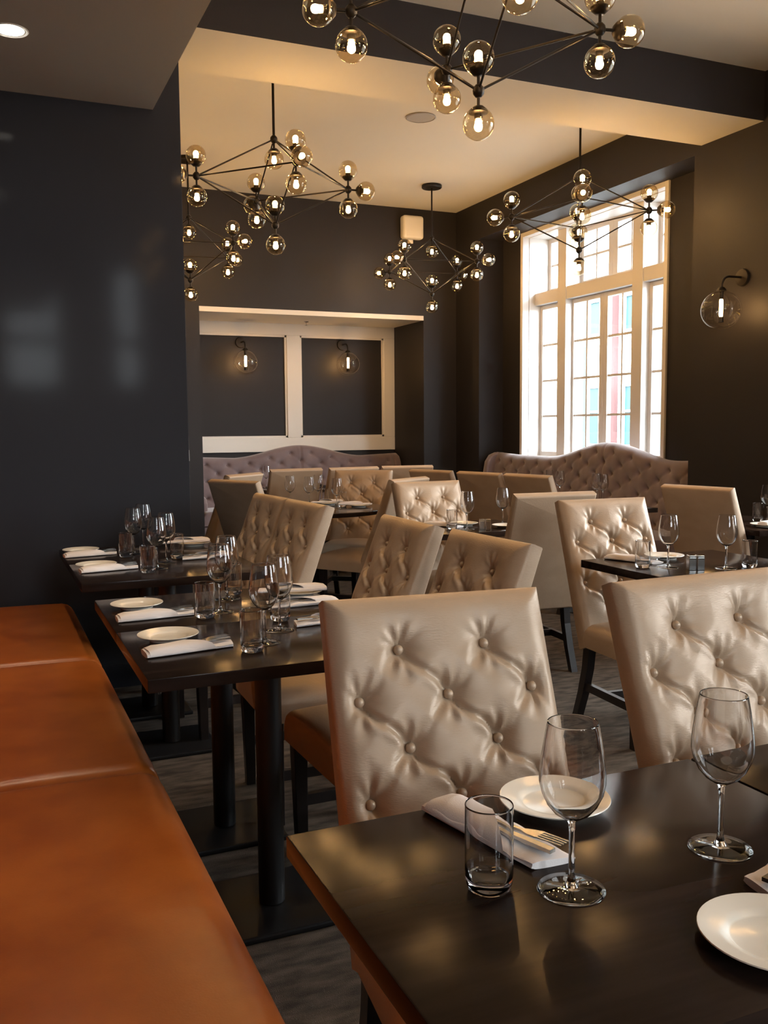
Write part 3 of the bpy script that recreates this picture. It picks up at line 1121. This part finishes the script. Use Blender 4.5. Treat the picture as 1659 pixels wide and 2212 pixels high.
def make_fork():
    r = thing('table_fork', '', 'fork', group='table forks in napkins')
    pts = [(-.10, .0070, .0013), (-.04, .0035, .0018), (.03, .0030, .0018), (.045, .0090, .0011), (.062, .0115, .0010)]
    vs, fs = [], []
    for x, w, t in pts:
        zz = .003 * max(0, (x - .03) / .03)
        vs += [(x, -w, zz - t), (x, w, zz - t), (x, w, zz + t), (x, -w, zz + t)]
    for i in range(len(pts) - 1):
        for k in range(4):
            fs.append((i * 4 + k, i * 4 + (k + 1) % 4, (i + 1) * 4 + (k + 1) % 4, (i + 1) * 4 + k))
    fs += [(3, 2, 1, 0), tuple(len(pts) * 4 - 4 + k for k in range(4))]
    obj('handle', MB().add(vs, fs), 'steel', r, smooth=40)
    tn = MB().add([(.060, -.0014, .002), (.060, .0014, .002), (.060, .0014, .004), (.060, -.0014, .004), (.102, -.0007, .004), (.102, .0007, .004), (.102, .0007, .0052), (.102, -.0007, .0052)],
                  [(0, 3, 2, 1), (4, 5, 6, 7), (0, 1, 5, 4), (1, 2, 6, 5), (2, 3, 7, 6), (3, 0, 4, 7)]).mesh('tine', 'steel')
    for y in (-.009, -.003, .003, .009):
        link('tine', tn, r, (0, y, 0))
    return r


P = {'wine': (make_wine(), []), 'tumbler': (make_tumbler(), []), 'plate': (make_plate(), []), 'napkin': (make_napkin(), []),
     'knife': (make_knife(), []), 'fork': (make_fork(), [])}
ZT = .75


def put(kind, x, y, label, deg=0.0, z=ZT):
    return place(P[kind][0], P[kind][1], (x, y, z), math.radians(deg), label)


def napkin_set(x, y, deg, where, cutlery=True, z=ZT):
    put('napkin', x, y, 'folded white napkin ' + where, deg, z)
    if cutlery:
        a = math.radians(deg)
        c, s = math.cos(a), math.sin(a)
        for kind, lx, ly, dd in (('knife', .014, -.008, 6), ('fork', .014, .010, 8)):
            o = put(kind, x + lx * c - ly * s, y + lx * s + ly * c, 'steel %s tucked in the napkin %s' % (kind, where), deg + dd + (180 if kind == 'knife' else 0), z + .0185)


# foreground table
put('wine', .642, .908, 'empty wine glass in the foreground beside the tumbler')
put('wine', .890, .919, 'empty wine glass in the foreground near the right edge')
put('tumbler', .551, .952, 'straight water tumbler in the foreground before the napkin')
put('plate', .766, 1.128, 'white bread plate behind the foreground wine glass')
put('plate', .775, .715, 'white bread plate cut by the lower right edge of the picture')
napkin_set(.632, 1.083, -78, 'behind the foreground tumbler')
napkin_set(.96, .822, 190, 'at the right edge of the foreground table')
# middle bench tables
put('plate', .433, 2.996, 'white bread plate on the middle bench tables, farther of two by the bench')
put('plate', .442, 2.502, 'white bread plate on the middle bench tables, nearer of two by the bench')
napkin_set(.462, 2.808, 4, 'beside the farther bench plate of the middle tables')
napkin_set(.467, 2.345, 8, 'beside the nearer bench plate of the middle tables')
put('tumbler', .597, 2.738, 'water tumbler on the middle bench tables right of the farther napkin')
put('tumbler', .612, 2.265, 'water tumbler on the middle bench tables nearest to the camera')
put('tumbler', .791, 2.602, 'water tumbler on the middle bench tables behind the two nearest wine glasses')
put('tumbler', .770, 3.080, 'water tumbler on the middle bench tables behind the two far wine glasses')
put('wine', .659, 2.804, 'wine glass on the middle bench tables above the farther napkin end')
put('wine', .732, 3.010, 'wine glass on the middle bench tables, farthest of four')
put('wine', .668, 2.340, 'wine glass on the middle bench tables, nearest of four')
put('wine', .750, 2.475, 'wine glass on the middle bench tables, rightmost of four')
put('plate', .975, 2.985, 'white bread plate with a napkin on it on the middle bench tables')
napkin_set(.945, 2.97, 172, 'lying across the plate on the chair side of the middle tables', False, ZT + .0166)
napkin_set(.925, 2.525, 186, 'half hidden behind the big foreground chair')
napkin_set(.925, 2.800, 184, 'seen through the middle-table wine glasses')
# bench-end tables by the wall
put('plate', .401, 4.479, 'white bread plate at the bench end nearest to the charcoal wall')
put('plate', .413, 3.962, 'white bread plate on the bench-end tables, nearer one by the bench')
napkin_set(.430, 4.335, 8, 'beside the plate nearest to the charcoal wall')
napkin_set(.452, 3.847, 9, 'beside the nearer bench plate of the bench-end tables')
put('tumbler', .569, 4.221, 'water tumbler on the bench-end tables, leftmost of three')
put('tumbler', .585, 3.713, 'water tumbler on the bench-end tables, nearest of three')
put('tumbler', .770, 4.075, 'water tumbler on the bench-end tables, rightmost of three')
put('wine', .615, 4.290, 'wine glass on the bench-end tables, leftmost of four')
put('wine', .692, 4.497, 'wine glass on the bench-end tables, farthest and tallest in view of four')
put('wine', .635, 3.800, 'wine glass on the bench-end tables, nearest of four')
put('wine', .705, 3.972, 'wine glass on the bench-end tables, rightmost of four')
put('plate', .932, 4.500, 'white bread plate with a napkin on it on the bench-end tables')
napkin_set(.890, 4.495, 178, 'lying across the plate on the bench-end tables', False, ZT + .0166)
napkin_set(.900, 4.030, 184, 'on the chair side of the bench-end tables')
# table with the salt and pepper cubes
napkin_set(2.490, 3.110, -70, 'before the cream tufted chair at the cube table')
put('tumbler', 2.411, 2.948, 'water tumbler at the left corner of the cube table')
put('plate', 2.663, 3.115, 'white bread plate behind the wine glass of the cube table')
put('wine', 2.501, 2.903, 'wine glass on the cube table left of the salt and pepper')
put('wine', 2.688, 2.783, 'wine glass on the cube table right of the salt and pepper')
put('tumbler', 2.790, 2.762, 'water tumbler at the right end of the cube table')
# centre table between facing chairs
napkin_set(2.405, 4.700, -60, 'before the cream chair in the room centre')
put('tumbler', 2.385, 4.541, 'water tumbler before the cream chair in the room centre')
put('wine', 2.450, 4.484, 'wine glass before the right side of the cream centre chair')
put('plate', 2.542, 4.690, 'white bread plate behind the wine glass of the centre table')
put('plate', 2.700, 4.480, 'white bread plate peeking out behind the plain-backed beige chair')
put('wine', 2.772, 4.640, 'wine glass half hidden by the plain-backed beige chair')
# round table
put('wine', 2.100, 6.600, 'wine glass on the round table, leftmost of four')
put('wine', 2.190, 6.423, 'wine glass on the round table, second from the left')
put('wine', 2.330, 6.620, 'wine glass on the round table, third from the left')
put('wine', 2.288, 6.104, 'wine glass on the round table before the orange-tan chair')
put('tumbler', 2.360, 6.560, 'water tumbler on the round table among the wine glasses')
put('tumbler', 2.362, 6.185, 'water tumbler on the round table beside the right napkin')
put('plate', 2.340, 6.420, 'white bread plate on the round table under the left napkin')
put('plate', 2.470, 6.140, 'white bread plate at the right edge of the round table')
napkin_set(2.330, 6.420, 165, 'on the left plate of the round table', False, ZT + .0166)
napkin_set(2.440, 6.140, -20, 'on the right plate of the round table', False, ZT + .0166)
# window sofa tables
put('wine', 4.205, 6.303, 'wine glass before the window sofa, leftmost of four')
put('wine', 4.198, 6.151, 'wine glass before the window sofa, second of four from the left')
put('wine', 4.200, 5.680, 'wine glass before the window sofa, third of four from the left')
put('wine', 4.175, 5.560, 'wine glass before the window sofa, rightmost of four')
napkin_set(4.10, 5.80, 90, 'standing bright before the window sofa', False)
put('tumbler', 4.10, 5.50, 'water tumbler before the window sofa near its right end')
# right edge table
put('tumbler', 4.172, 4.076, 'water tumbler on the table at the right edge of the picture')
put('wine', 4.230, 4.060, 'wine glass cut by the right edge beside the dark wall')
put('plate', 4.000, 3.850, 'white bread plate on the table at the right edge')
napkin_set(4.02, 3.80, 10, 'on the plate at the right edge', False, ZT + .0166)
# niche table
put('wine', 2.488, 8.560, 'wine glass before the niche sofa above the olive chair')

# salt and pepper cubes
def shaker(x, y, rz, label):
    r = thing('seasoning_cube', label, 'shaker', (x, y, ZT), math.radians(rz), 'metal salt and pepper cubes')
    obj('body', MB().box(-.014, .014, -.02, .02, 0, .052), 'steel', r, bevel=.002)
    obj('cap', MB().box(-.0135, .0135, -.0195, .0195, .053, .059), 'steel', r, bevel=.002)


shaker(2.540, 2.815, -25, 'steel seasoning cube on the cube table, left of the touching pair')
shaker(2.570, 2.801, -25, 'steel seasoning cube on the cube table, right of the touching pair')
shaker(2.520, 4.440, -25, 'steel seasoning cube on the centre table, left of the touching pair')
shaker(2.550, 4.426, -25, 'steel seasoning cube on the centre table, right of the touching pair')
